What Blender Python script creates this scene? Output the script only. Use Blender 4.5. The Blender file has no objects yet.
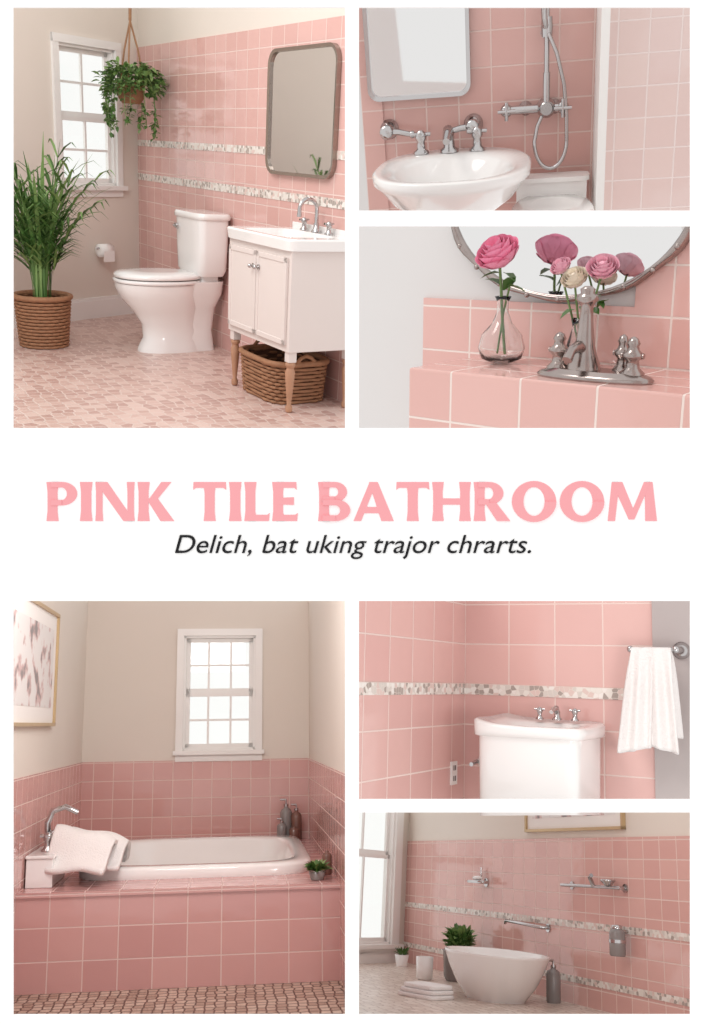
import bpy, bmesh, math, random
from math import sin, cos, pi, radians
from mathutils import Vector as V, Matrix
random.seed(4)
SC = bpy.context.scene
COL = SC.collection
try:
    SC.view_settings.view_transform = 'Standard'
    SC.view_settings.look = 'None'
except Exception:
    pass

# ------------------------------------------------------------------ materials
def srgb(r, g, b):
    def f(c):
        c /= 255.0
        return c / 12.92 if c <= .04045 else ((c + .055) / 1.055) ** 2.4
    return (f(r), f(g), f(b), 1)

def newmat(name):
    m = bpy.data.materials.new(name); m.use_nodes = True
    nt = m.node_tree
    return m, nt, nt.nodes['Principled BSDF']

def mat(name, rgb, rough=.5, metal=0, noise=.06, nscale=6, bump=0, bscale=40, spec=.5, trans=0, coat=0):
    m, nt, p = newmat(name)
    c = srgb(*rgb)
    p.inputs['Roughness'].default_value = rough
    p.inputs['Metallic'].default_value = metal
    p.inputs['Specular IOR Level'].default_value = spec
    p.inputs['Transmission Weight'].default_value = trans
    p.inputs['Coat Weight'].default_value = coat
    tc = nt.nodes.new('ShaderNodeTexCoord')
    n = nt.nodes.new('ShaderNodeTexNoise'); n.inputs['Scale'].default_value = nscale
    nt.links.new(tc.outputs['Object'], n.inputs['Vector'])
    r = nt.nodes.new('ShaderNodeValToRGB')
    r.color_ramp.elements[0].color = (c[0]*(1-noise), c[1]*(1-noise), c[2]*(1-noise), 1)
    r.color_ramp.elements[1].color = (min(1, c[0]*(1+noise)), min(1, c[1]*(1+noise)), min(1, c[2]*(1+noise)), 1)
    nt.links.new(n.outputs['Fac'], r.inputs['Fac'])
    nt.links.new(r.outputs['Color'], p.inputs['Base Color'])
    if bump:
        n2 = nt.nodes.new('ShaderNodeTexNoise'); n2.inputs['Scale'].default_value = bscale
        n2.inputs['Detail'].default_value = 4
        nt.links.new(tc.outputs['Object'], n2.inputs['Vector'])
        b = nt.nodes.new('ShaderNodeBump'); b.inputs['Strength'].default_value = bump
        b.inputs['Distance'].default_value = .01
        nt.links.new(n2.outputs['Fac'], b.inputs['Height'])
        nt.links.new(b.outputs['Normal'], p.inputs['Normal'])
    return m

def planar(nt):
    """(u,v,0) chosen from object coords by the face the point is on"""
    tc = nt.nodes.new('ShaderNodeTexCoord')
    s = nt.nodes.new('ShaderNodeSeparateXYZ'); nt.links.new(tc.outputs['Object'], s.inputs[0])
    sn = nt.nodes.new('ShaderNodeSeparateXYZ'); nt.links.new(tc.outputs['Normal'], sn.inputs[0])
    def comb(a, b):
        c = nt.nodes.new('ShaderNodeCombineXYZ')
        nt.links.new(s.outputs[a], c.inputs[0]); nt.links.new(s.outputs[b], c.inputs[1]); return c
    def gt(i):
        a = nt.nodes.new('ShaderNodeMath'); a.operation = 'ABSOLUTE'; nt.links.new(sn.outputs[i], a.inputs[0])
        g = nt.nodes.new('ShaderNodeMath'); g.operation = 'GREATER_THAN'; g.inputs[1].default_value = .6
        nt.links.new(a.outputs[0], g.inputs[0]); return g
    def mx(f, a, b):
        m = nt.nodes.new('ShaderNodeMix'); m.data_type = 'VECTOR'
        nt.links.new(f.outputs[0], m.inputs[0]); nt.links.new(a, m.inputs[4]); nt.links.new(b, m.inputs[5])
        return m.outputs[1]
    r = mx(gt(0), comb(0, 2).outputs[0], comb(1, 2).outputs[0])
    return mx(gt(2), r, comb(0, 1).outputs[0])

def tile(name, c1, c2, grout, w, h, off=(0, 0), m=.006, rough=.09, bump=.5, wav=.38):
    ma, nt, p = newmat(name)
    L = nt.links
    p.inputs['Specular IOR Level'].default_value = .65
    vec = planar(nt)
    ad = nt.nodes.new('ShaderNodeVectorMath'); ad.operation = 'ADD'; ad.inputs[1].default_value = (off[0], off[1], 0)
    L.new(vec, ad.inputs[0])
    b = nt.nodes.new('ShaderNodeTexBrick'); b.offset = 0; b.squash = 1
    b.inputs['Scale'].default_value = 1; b.inputs['Mortar Size'].default_value = m
    b.inputs['Mortar Smooth'].default_value = .25
    b.inputs['Brick Width'].default_value = w; b.inputs['Row Height'].default_value = h
    b.inputs['Color1'].default_value = srgb(*c1); b.inputs['Color2'].default_value = srgb(*c2)
    b.inputs['Mortar'].default_value = srgb(*grout)
    L.new(ad.outputs[0], b.inputs['Vector'])
    L.new(b.outputs['Color'], p.inputs['Base Color'])
    rr = nt.nodes.new('ShaderNodeMapRange'); rr.inputs[3].default_value = rough; rr.inputs[4].default_value = .7
    L.new(b.outputs['Fac'], rr.inputs[0]); L.new(rr.outputs[0], p.inputs['Roughness'])
    inv = nt.nodes.new('ShaderNodeMath'); inv.operation = 'SUBTRACT'; inv.inputs[0].default_value = 1
    L.new(b.outputs['Fac'], inv.inputs[1])
    no = nt.nodes.new('ShaderNodeTexNoise'); no.inputs['Scale'].default_value = .9/w
    L.new(vec, no.inputs['Vector'])
    b1 = nt.nodes.new('ShaderNodeBump'); b1.inputs['Strength'].default_value = wav; b1.inputs['Distance'].default_value = .05*w
    L.new(no.outputs['Fac'], b1.inputs['Height'])
    b2 = nt.nodes.new('ShaderNodeBump'); b2.inputs['Strength'].default_value = bump; b2.inputs['Distance'].default_value = .004
    L.new(inv.outputs[0], b2.inputs['Height']); L.new(b1.outputs[0], b2.inputs['Normal'])
    L.new(b2.outputs[0], p.inputs['Normal'])
    return ma

def pebble(name, cols, grout, scale, rough=.4, edge=.06, rnd=.8):
    ma, nt, p = newmat(name); L = nt.links
    vec = planar(nt)
    v = nt.nodes.new('ShaderNodeTexVoronoi'); v.voronoi_dimensions = '2D'
    v.inputs['Scale'].default_value = scale; v.inputs['Randomness'].default_value = rnd
    e = nt.nodes.new('ShaderNodeTexVoronoi'); e.voronoi_dimensions = '2D'; e.feature = 'DISTANCE_TO_EDGE'
    e.inputs['Scale'].default_value = scale; e.inputs['Randomness'].default_value = rnd
    L.new(vec, v.inputs['Vector']); L.new(vec, e.inputs['Vector'])
    s = nt.nodes.new('ShaderNodeSeparateColor'); L.new(v.outputs['Color'], s.inputs[0])
    r = nt.nodes.new('ShaderNodeValToRGB'); r.color_ramp.interpolation = 'CONSTANT'
    el = r.color_ramp.elements
    el[0].color = srgb(*cols[0]); el[1].position = 1/len(cols); el[1].color = srgb(*cols[1])
    for i in range(2, len(cols)):
        x = el.new(i/len(cols)); x.color = srgb(*cols[i])
    L.new(s.outputs[0], r.inputs[0])
    mr = nt.nodes.new('ShaderNodeMapRange'); mr.inputs[1].default_value = edge*.5; mr.inputs[2].default_value = edge
    L.new(e.outputs['Distance'], mr.inputs[0])
    mix = nt.nodes.new('ShaderNodeMix'); mix.data_type = 'RGBA'
    L.new(mr.outputs[0], mix.inputs[0]); mix.inputs[6].default_value = srgb(*grout)
    L.new(r.outputs[0], mix.inputs[7]); L.new(mix.outputs[2], p.inputs['Base Color'])
    b = nt.nodes.new('ShaderNodeBump'); b.inputs['Strength'].default_value = .4; b.inputs['Distance'].default_value = .003
    L.new(mr.outputs[0], b.inputs['Height']); L.new(b.outputs[0], p.inputs['Normal'])
    p.inputs['Roughness'].default_value = rough
    return ma

PK1, PK2, GR = (219, 177, 170), (211, 166, 159), (226, 202, 194)
M_board = mat('display_white', (253, 253, 253), .9, noise=.0, spec=.1)
M_title = mat('title_pink', (240, 166, 171), .8, noise=.01, spec=.1)
M_sub = mat('script_black', (38, 38, 40), .8, spec=.1)
M_cream = mat('cream_paint', (222, 213, 203), .75, noise=.02, nscale=1.5)
M_grey = mat('warm_grey_paint', (178, 168, 166), .7, noise=.02)
M_pale = mat('pale_grey_paint', (220, 218, 217), .8, noise=.03, nscale=2)
M_trim = mat('white_trim', (236, 234, 231), .4, noise=.01)
M_cer = mat('white_ceramic', (238, 235, 233), .12, noise=.01, coat=.4)
M_chrome = mat('chrome', (190, 187, 187), .13, metal=1, noise=.03)
M_pewter = mat('aged_nickel', (165, 154, 150), .2, metal=1, noise=.2, nscale=30)
M_mirror = mat('mirror_glass', (226, 226, 226), .03, metal=1, noise=0)
M_bronze = mat('brushed_nickel_frame', (158, 146, 137), .25, metal=.9, noise=.1)
M_wood = mat('turned_oak', (176, 132, 104), .5, noise=.2, nscale=12)
M_cab = mat('cabinet_paint', (220, 209, 204), .45, noise=.01)
M_wick = mat('wicker', (152, 108, 78), .7, noise=.35, nscale=45)
M_wickd = mat('wicker_dark', (92, 60, 42), .8, noise=.2)
M_leaf = mat('leaf_green', (74, 110, 52), .45, noise=.4, nscale=7)
M_leaf2 = mat('leaf_light', (118, 150, 86), .45, noise=.3, nscale=9)
M_stem = mat('stem_green', (110, 138, 80), .5)
M_rope = mat('jute_rope', (160, 120, 90), .9, noise=.2, nscale=60)
M_towel = mat('towel_cotton', (236, 231, 229), .95, noise=.03, bump=.6, bscale=120)
M_paper = mat('tissue_paper', (245, 243, 240), .9, noise=.01)
M_glass = mat('clear_glass', (250, 252, 252), .02, noise=0, trans=1)
M_amber = mat('amber_bottle', (118, 84, 74), .15, noise=.1)
M_greyb = mat('grey_bottle', (140, 134, 132), .2, noise=.1)
M_soil = mat('soil', (60, 44, 36), .95, noise=.3, nscale=40)
M_rose = mat('rose_petal', (248, 158, 188), .6, noise=.12, nscale=30)
M_roseb = mat('blush_petal', (250, 200, 214), .6, noise=.06, nscale=30)
M_rose2 = mat('pale_petal', (250, 240, 224), .6, noise=.04, nscale=30)
M_dark = mat('dark_gap', (60, 52, 50), .8)
M_gold = mat('gilt_frame', (196, 170, 132), .35, metal=.4, noise=.1)
M_mat = mat('picture_mount', (236, 232, 228), .8, noise=.01)
T1 = tile('pink_tile_small', PK1, PK2, GR, .175, .122, m=.004)
T2 = tile('pink_tile_basin', (214, 171, 163), (206, 160, 152), (222, 194, 186), .115, .115, m=.003)
T2b = tile('pale_pink_tile', (228, 206, 200), (224, 200, 195), (236, 220, 216), .10, .10, m=.003)
T3 = tile('pink_tile_ledge', (228, 184, 176), (222, 176, 168), (238, 222, 214), .18, .115, m=.003, off=(.03, .0))
T4 = tile('pink_tile_bath', (214, 169, 163), (206, 158, 152), GR, .165, .15, m=.004)
T4b = tile('pink_tile_deck', (208, 159, 154), (199, 148, 144), (222, 193, 187), .2, .185, off=(.05, .015), m=.004)
T5 = tile('pink_tile_square', (221, 179, 172), (215, 170, 164), (229, 205, 197), .235, .2, off=(.06, .03), m=.004)
T6 = tile('pink_tile_grid', (220, 177, 169), (212, 166, 159), GR, .17, .12, m=.004)
M_band = pebble('mosaic_border', [(228, 222, 214), (212, 204, 196), (168, 156, 148), (234, 228, 222), (218, 196, 188)], (226, 216, 208), 42)
M_floor1 = pebble('pink_mosaic_floor', [(206, 174, 164), (196, 162, 152), (214, 186, 176), (188, 152, 143)], (216, 195, 186), 15, rough=.3, edge=.09, rnd=.5)
M_floor4 = pebble('beige_mosaic_floor', [(190, 166, 150), (172, 146, 130), (200, 178, 162)], (96, 74, 64), 18, rough=.35, edge=.12, rnd=.3)
M_floor6 = pebble('ivory_mosaic_floor', [(218, 204, 192), (206, 190, 178), (226, 214, 204)], (180, 160, 148), 14, rough=.3, edge=.1, rnd=.5)

def art_mat():
    ma, nt, p = newmat('print_artwork'); L = nt.links
    tc = nt.nodes.new('ShaderNodeTexCoord')
    n = nt.nodes.new('ShaderNodeTexNoise'); n.inputs['Scale'].default_value = 7; n.inputs['Detail'].default_value = 6
    L.new(tc.outputs['Object'], n.inputs['Vector'])
    r = nt.nodes.new('ShaderNodeValToRGB'); e = r.color_ramp.elements
    e[0].position = .36; e[0].color = srgb(140, 132, 132); e[1].position = .49; e[1].color = srgb(226, 222, 220)
    x = e.new(.43); x.color = srgb(206, 176, 174)
    L.new(n.outputs['Fac'], r.inputs[0]); L.new(r.outputs[0], p.inputs['Base Color'])
    return ma
M_art = art_mat()
def pane_mat():
    m = bpy.data.materials.new('window_pane'); m.use_nodes = True; nt = m.node_tree; nt.nodes.clear()
    t = nt.nodes.new('ShaderNodeBsdfTransparent'); t.inputs[0].default_value = (.96, .98, .965, 1)
    g = nt.nodes.new('ShaderNodeBsdfGlossy'); g.inputs['Roughness'].default_value = .02
    x = nt.nodes.new('ShaderNodeMixShader'); x.inputs[0].default_value = .06
    o = nt.nodes.new('ShaderNodeOutputMaterial')
    nt.links.new(t.outputs[0], x.inputs[1]); nt.links.new(g.outputs[0], x.inputs[2]); nt.links.new(x.outputs[0], o.inputs[0])
    return m
M_pane = pane_mat()

# ------------------------------------------------------------------ mesh builder
class B:
    def __init__(s): s.v = []; s.f = []; s.mi = []; s.sm = []; s.mats = []
    def add(s, vs, fs, m, smooth=False, M=None):
        if m not in s.mats: s.mats.append(m)
        k = len(s.v); i = s.mats.index(m)
        for p in vs:
            p = V(p); s.v.append(tuple(M @ p) if M is not None else tuple(p))
        for f in fs:
            s.f.append([a + k for a in f]); s.mi.append(i); s.sm.append(smooth)
    def box(s, a, b, m, M=None):
        x0, y0, z0 = a; x1, y1, z1 = b
        s.add([(x0,y0,z0),(x1,y0,z0),(x1,y1,z0),(x0,y1,z0),(x0,y0,z1),(x1,y0,z1),(x1,y1,z1),(x0,y1,z1)],
              [(3,2,1,0),(4,5,6,7),(0,1,5,4),(1,2,6,5),(2,3,7,6),(3,0,4,7)], m, False, M)
    def prism(s, poly, m, th=.0012):
        """flat letter part: polygon in x/z, thickness toward -y"""
        n = len(poly)
        vs = [(x, 0, z) for x, z in poly] + [(x, -th, z) for x, z in poly]
        s.add(vs, [tuple(range(n, 2*n))] + [(i, (i+1) % n, n+(i+1) % n, n+i) for i in range(n)], m, False)
    def loft(s, rings, m, smooth=True, cap0=True, cap1=True, M=None, closed=True):
        n = len(rings[0]); vs = [p for r in rings for p in r]; fs = []
        for i in range(len(rings)-1):
            for j in range(n if closed else n-1):
                k = (j+1) % n
                fs.append((i*n+j, i*n+k, (i+1)*n+k, (i+1)*n+j))
        s.add(vs, fs, m, smooth, M)
        if cap0: s.add(rings[0], [tuple(range(n))[::-1]], m, False, M)
        if cap1: s.add(rings[-1], [tuple(range(n))], m, False, M)
    def lathe(s, prof, m, n=28, c=(0,0,0), sx=1, sy=1, M=None, cap0=True, cap1=True):
        rings = []
        for r, z in prof:
            rings.append([(c[0]+r*sx*cos(2*pi*j/n), c[1]+r*sy*sin(2*pi*j/n), c[2]+z) for j in range(n)])
        s.loft(rings, m, True, cap0, cap1, M)
    def cyl(s, p, q, r, m, r2=None, n=16):
        s.tube([p, q], [r, r if r2 is None else r2], m, n)
    def tube(s, pts, r, m, n=10, cap=True, M=None):
        pts = [V(p) for p in pts]
        if not isinstance(r, (list, tuple)): r = [r]*len(pts)
        rings = []; up = None
        for i, p in enumerate(pts):
            t = (pts[min(i+1, len(pts)-1)] - pts[max(i-1, 0)]).normalized()
            if up is None:
                up = V((0,0,1)) if abs(t.z) < .9 else V((1,0,0))
            a = t.cross(up)
            if a.length < 1e-5: a = t.orthogonal()
            a.normalize(); b2 = a.cross(t); up = b2
            rings.append([tuple(p + a*cos(2*pi*j/n)*r[i] + b2*sin(2*pi*j/n)*r[i]) for j in range(n)])
        s.loft(rings, m, True, cap, cap, M)
    def ell(s, c, r, m, n=16, k=10, M=None):
        if not isinstance(r, (list, tuple)): r = (r, r, r)
        rings = []
        for i in range(k+1):
            a = -pi/2 + pi*i/k; cr = max(cos(a), .002)
            rings.append([(c[0]+r[0]*cr*cos(2*pi*j/n), c[1]+r[1]*cr*sin(2*pi*j/n), c[2]+r[2]*sin(a)) for j in range(n)])
        s.loft(rings, m, True, False, False, M)
    def blade(s, pts, w, m, side=None):
        pts = [V(p) for p in pts]; vs = []; fs = []
        for i, p in enumerate(pts):
            t = (pts[min(i+1, len(pts)-1)] - pts[max(i-1, 0)])
            a = side if side is not None else t.cross(V((0,0,1)))
            if a.length < 1e-5: a = V((1,0,0))
            a = a.normalized()
            vs += [p - a*w[i] + V((0,0,w[i]*.35)), p, p + a*w[i] + V((0,0,w[i]*.35))]
        for i in range(len(pts)-1):
            k = i*3
            fs += [(k, k+1, k+4, k+3), (k+1, k+2, k+5, k+4)]
        s.add(vs, fs, m, True)
    def obj(s, name, M=Matrix(), bevel=0, sub=0, clip=None):
        me = bpy.data.meshes.new(name); me.from_pydata(s.v, [], s.f); me.update()
        for m in s.mats: me.materials.append(m)
        me.polygons.foreach_set('material_index', s.mi)
        me.polygons.foreach_set('use_smooth', s.sm)
        if clip:
            bm = bmesh.new(); bm.from_mesh(me)
            Mi = M.inverted(); R3 = Mi.to_3x3()
            for co, no in clip:
                c = Mi @ V(co); nn = (R3 @ V(no)).normalized()
                g = bm.verts[:] + bm.edges[:] + bm.faces[:]
                res = bmesh.ops.bisect_plane(bm, geom=g, plane_co=c, plane_no=nn, clear_outer=True)
                ed = [e for e in res['geom_cut'] if isinstance(e, bmesh.types.BMEdge)]
                if ed:
                    try: bmesh.ops.holes_fill(bm, edges=ed)
                    except Exception: pass
            bm.to_mesh(me); bm.free()
        o = bpy.data.objects.new(name, me); o.matrix_world = M; COL.objects.link(o)
        if bevel:
            b = o.modifiers.new('bevel', 'BEVEL'); b.width = bevel; b.segments = 3; b.limit_method = 'ANGLE'; b.angle_limit = radians(40)
        if sub:
            b = o.modifiers.new('sub', 'SUBSURF'); b.levels = sub; b.render_levels = sub
        return o

def ring(cx, cy, z, a, b, n=36, p=2.0):
    out = []
    for j in range(n):
        t = 2*pi*j/n; c, s_ = cos(t), sin(t)
        x = a*abs(c)**(2/p)*(1 if c >= 0 else -1); y = b*abs(s_)**(2/p)*(1 if s_ >= 0 else -1)
        out.append((cx+x, cy+y, z))
    return out

def T(x, y, z=0): return Matrix.Translation((x, y, z))
def RZ(d): return Matrix.Rotation(radians(d), 4, 'Z')
def RX(d): return Matrix.Rotation(radians(d), 4, 'X')
def RY(d): return Matrix.Rotation(radians(d), 4, 'Y')

def room(depth_dir, centre_dir, eye, roll=0):
    """orientation of one bathroom set: its depth axis and how it stands; eye = viewer height"""
    Y = V(depth_dir).normalized(); n = V(centre_dir).cross(V((0,0,1)))
    U = Y.cross(n)
    if U.z < 0: U = -U
    U.normalize(); U = Matrix.Rotation(radians(roll), 3, Y) @ U
    X = Y.cross(U)
    M = Matrix((X, Y, U)).transposed().to_4x4()
    return M @ T(0, 0, -eye)

W1 = room((-.652, 1, .397), (-.173, 1, .295), 1.45)
W2 = room((.173, 1, .54), (.173, 1, .404), .165)
W3 = room((.883, 1, .282), (.173, 1, .186), .298, 2.7)
W4 = room((-.120, 1, -.213), (-.173, 1, -.296), 1.5, 1.2)
W5 = room((.548, 1, -.178), (.173, 1, -.188), 0)
W6 = room((-.402, 1, -.338), (.173, 1, -.401), .75)

LEFT = ((-.002, 0, 0), (1, 0, 0)); RIGHT = ((.002, 0, 0), (-1, 0, 0))
UP = ((0, 0, .04), (0, 0, -1)); DOWN = ((0, 0, -.04), (0, 0, 1))
r23 = V((0, -.294, 1)).normalized(); r56 = V((0, .294, 1)).normalized()
CL = {1: [LEFT, UP], 2: [RIGHT, ((0,0,0), tuple(-r23))], 3: [RIGHT, ((0,0,0), tuple(r23)), UP],
      4: [LEFT, DOWN], 5: [RIGHT, DOWN, ((0,0,0), tuple(-r56))], 6: [RIGHT, ((0,0,0), tuple(r56))]}

# ------------------------------------------------------------------ display wall with six openings
d = 1.4
def bx(u): return (u-352)*d/1000
def bz(v): return (512-v)*d/1000
b = B()
def strip(u0, u1, v0, v1): b.box((bx(u0), d, bz(v1)), (bx(u1), d+.003, bz(v0)), M_board)
strip(-260, 964, -260, 7); strip(-260, 964, 428, 601); strip(-260, 964, 1015, 1284)
strip(-260, 13, 7, 428); strip(345, 359, 7, 428); strip(690.5, 964, 7, 428)
strip(-260, 13, 601, 1015); strip(345, 359, 601, 1015); strip(690.5, 964, 601, 1015)
strip(359, 690.5, 210.5, 226); strip(359, 690.5, 799.5, 812.5)
b.obj('wall_display')

# ---- title letters, cap height 1, flared strokes
def stem(x0, x1, f=.035, z0=0, z1=1):
    return [(x0-f*.3,z0),(x1+f*.3,z0),(x1-f*.5,z0+.25*(z1-z0)),(x1-f*.5,z0+.75*(z1-z0)),(x1+f*.3,z1),(x0-f*.3,z1),(x0+f*.5,z0+.75*(z1-z0)),(x0+f*.5,z0+.25*(z1-z0))]
def band(cx, cz, ro, rz, ri, rzi, a0, a1, n=20, dx=0):
    q = []
    for i in range(n):
        t0 = a0+(a1-a0)*i/n; t1 = a0+(a1-a0)*(i+1)/n
        q.append([(cx+ro*cos(t0), cz+rz*sin(t0)), (cx+ro*cos(t1), cz+rz*sin(t1)), (cx+dx+ri*cos(t1), cz+rzi*sin(t1)), (cx+dx+ri*cos(t0), cz+rzi*sin(t0))])
    return q
h_ = pi/2
def bowl(x, zc, r, rz, T_=.25, th=.14):
    return band(x, zc, r, rz, r-T_, rz-th, -h_, h_) + [[(.1,zc+rz-th),(x,zc+rz-th),(x,zc+rz),(.1,zc+rz)], [(.1,zc-rz),(x,zc-rz),(x,zc-rz+th),(.1,zc-rz+th)]]
S_ = .28
G = {
 'P': (.74, [stem(0,S_)] + bowl(.37,.70,.38,.30)),
 'I': (.29, [stem(0,.29)]),
 'N': (.96, [stem(0,.18,.02), stem(.78,.96,.02), [(0,1),(.29,1),(.96,0),(.69,0)]]),
 'K': (.86, [stem(0,S_), [(.22,.48),(.58,1),(.83,1),(.42,.48)], [(.22,.56),(.46,.62),(.90,0),(.56,0)]]),
 'T': (.80, [stem(.26,.54,.03,0,.95), [(0,1.0),(.80,1.0),(.81,.80),(.74,.85),(.06,.85),(-.01,.80)]]),
 'L': (.60, [stem(0,S_), [(.1,0),(.60,0),(.62,.21),(.56,.16),(.1,.16)]]),
 'E': (.62, [stem(0,S_), [(.1,0),(.61,0),(.63,.21),(.57,.16),(.1,.16)], [(.1,1),(.59,1),(.60,.80),(.54,.85),(.1,.85)], [(.1,.43),(.53,.41),(.53,.61),(.1,.59)]]),
 'B': (.78, [stem(0,S_)] + bowl(.40,.745,.31,.255,.22,.14) + bowl(.42,.275,.37,.275,.25,.145)),
 'A': (.98, [[(0,0),(.19,0),(.52,.86),(.40,1.0)], [(.38,1.0),(.60,1.0),(1.0,0),(.69,0)], [(.2,.20),(.80,.20),(.74,.36),(.25,.36)]]),
 'H': (.94, [stem(0,.27), stem(.67,.94), [(.1,.42),(.85,.42),(.85,.58),(.1,.58)]]),
 'R': (.85, [stem(0,S_)] + bowl(.37,.71,.36,.29) + [[(.28,.46),(.54,.48),(.90,0),(.57,0)]]),
 'O': (1.10, band(.55,.5,.55,.525,.265,.37,0,2*pi,40)),
 'M': (1.20, [[(0,0),(.18,0),(.29,1),(.10,1)], [(.92,1),(1.11,1),(1.22,0),(.93,0)], [(.10,1),(.36,1),(.66,.24),(.52,.04)], [(.52,.04),(.66,.04),(1.06,1),(.90,1)]]),
}
txt = 'PINK TILE BATHROOM'
GP = .09
tot = sum(G[c][0] if c != ' ' else .34 for c in txt) + GP*(len(txt)-1)
sx = (bx(656)-bx(47))/tot; sz = bz(482)-bz(521)
b = B(); X = 0
for c in txt:
    if c == ' ': X += .34+GP; continue
    for k, pl in enumerate(G[c][1]):
        b.prism([((X+x)*sx, z*sz) for x, z in pl], M_title, .0009+.00004*k)
    X += G[c][0]+GP
b.obj('title_lettering', T(bx(47), d, bz(521)))

def text(name, body, x0, x1, v0, v1, m, off=0, shear=0, sp=1, ref=None):
    cu = bpy.data.curves.new(name, 'FONT'); cu.body = ref or body; cu.size = .06; cu.extrude = .0006
    cu.offset = off; cu.shear = shear; cu.space_character = sp
    o = bpy.data.objects.new(name, cu); COL.objects.link(o)
    bpy.context.view_layer.update()
    h = o.dimensions.y; ymin = min(c[1] for c in o.bound_box)
    cu.body = body; bpy.context.view_layer.update()
    w = o.dimensions.x; xmin = min(c[0] for c in o.bound_box)
    sx = (bx(x1)-bx(x0))/w; sz = (bz(v0)-bz(v1))/h
    me = bpy.data.meshes.new_from_object(o.evaluated_get(bpy.context.evaluated_depsgraph_get()))
    for vv in me.vertices:
        X, Y, Z = vv.co
        vv.co = ((X-xmin)*sx, -Z - .0007, (Y-ymin)*sz)
    me.materials.clear(); me.materials.append(m)
    COL.objects.unlink(o)
    q = bpy.data.objects.new(name, me); q.location = (bx(x0), d, bz(v1)); COL.objects.link(q)
text('tagline_lettering', 'Delich, bat uking trajor chrarts.', 175, 531, 535, 553, M_sub, off=0, shear=.26, ref='D')

# ------------------------------------------------------------------ shared parts
def window(b, w, h, cols, rows, sashes=1, tr=.06, sill=True):
    """x 0..w, z 0..h, inside is -y ; opening in wall"""
    b.box((-tr, -.025, -tr*.3), (0, .0, h+tr), M_trim); b.box((w, -.025, -tr*.3), (w+tr, 0, h+tr), M_trim)
    b.box((-tr, -.028, h), (w+tr, 0, h+tr), M_trim)
    if sill:
        b.box((-tr*1.3, -.06, -.035), (w+tr*1.3, .1, 0), M_trim); b.box((-tr, -.02, -.09), (w+tr, 0, -.035), M_trim)
    b.box((0, .0, 0), (.02, .1, h), M_trim); b.box((w-.02, 0, 0), (w, .1, h), M_trim)
    b.box((0, .0, h-.02), (w, .1, h), M_trim); b.box((0, .0, 0), (w, .1, .02), M_trim)
    sh = (h-.04)/sashes
    for k in range(sashes):
        z0 = .02+k*sh; z1 = z0+sh; y = .03 if k == 0 else .055
        f = .035
        b.box((.02, y, z0), (.02+f, y+.025, z1), M_trim); b.box((w-.02-f, y, z0), (w-.02, y+.025, z1), M_trim)
        b.box((.02, y, z0), (w-.02, y+.025, z0+f), M_trim); b.box((.02, y, z1-f), (w-.02, y+.025, z1), M_trim)
        b.add([(.02+f, y+.012, z0+f), (w-.02-f, y+.012, z0+f), (w-.02-f, y+.012, z1-f), (.02+f, y+.012, z1-f)], [(0,1,2,3)], M_pane)
        for c in range(1, cols):
            x = .02+(w-.04)*c/cols; b.box((x-.009, y+.002, z0+f), (x+.009, y+.022, z1-f), M_trim)
        for r in range(1, rows):
            z = z0+sh*r/rows; b.box((.02+f, y+.003, z-.009), (w-.02-f, y+.021, z+.009), M_trim)

def faucet3(b, s=1.0, m=None, spread=.11, goose=True):
    """widespread tap: spout toward -x, handles along y; origin on deck"""
    m = m or M_chrome
    b.lathe([(.028*s,0),(.028*s,.008*s),(.018*s,.016*s),(.014*s,.05*s)], m)
    if goose:
        pts = [(0,0,.03*s)] + [(0,0,.12*s)] + [(-.055*s+.055*s*cos(a), 0, .12*s+.055*s*sin(a)) for a in [pi*k/8 for k in range(1, 9)]] + [(-.11*s,0,.09*s)]
        b.tube(pts, .011*s, m, 12)
        b.lathe([(.013*s,0),(.013*s,.02*s)], m, 12, c=(-.11*s,0,.08*s))
    else:
        b.tube([(0,0,.04*s),(-.02*s,0,.065*s),(-.07*s,0,.06*s),(-.11*s,0,.045*s)], [.017*s,.016*s,.013*s,.011*s], m, 12)
    for sy in (-1, 1):
        b.lathe([(.024*s,0),(.024*s,.006*s),(.014*s,.014*s),(.012*s,.035*s),(.018*s,.045*s),(.016*s,.06*s),(.006*s,.068*s)], m, 16, c=(0,sy*spread*s,0))
        b.tube([(-.03*s,sy*spread*s,.056*s),(.03*s,sy*spread*s,.056*s)], .006*s, m, 8)
        b.tube([(0,sy*spread*s-.03*s,.056*s),(0,sy*spread*s+.03*s,.056*s)], .006*s, m, 8)

def basket(b, a, c, h, rows, p=4, flare=.08, wr=.012, rim=True, handles=False):
    n = 64
    b.loft([ring(0,0,0.005,a*.93,c*.93,n,p), ring(0,0,h*.95,a*(.93+flare),c*(.93+flare),n,p)], M_wickd, True, True, False)
    for k in range(rows):
        z = wr + (h-2*wr)*k/(rows-1); f = 1+flare*k/(rows-1)
        base = ring(0,0,z,a*f*.97,c*f*.97,n,p)
        pts = []
        for j in range(n+1):
            x, y, zz = base[j % n]; q = 1+.022*(1 if ((j//2)+k) % 2 else -1)
            pts.append((x*q, y*q, zz))
        b.tube(pts, wr*.85, M_wick, 6, cap=False)
    if rim:
        base = ring(0,0,h,a*(1+flare),c*(1+flare),n,p)
        b.tube(base+[base[0]], wr*1.5, M_wick, 8, cap=False)
    if handles:
        for s_ in (-1, 1):
            b.tube([(.07*k, s_*c*(1+flare)*1.0, h+.05*(1-k*k)) for k in (-1,-.5,0,.5,1)], wr, M_wick, 8)

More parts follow.
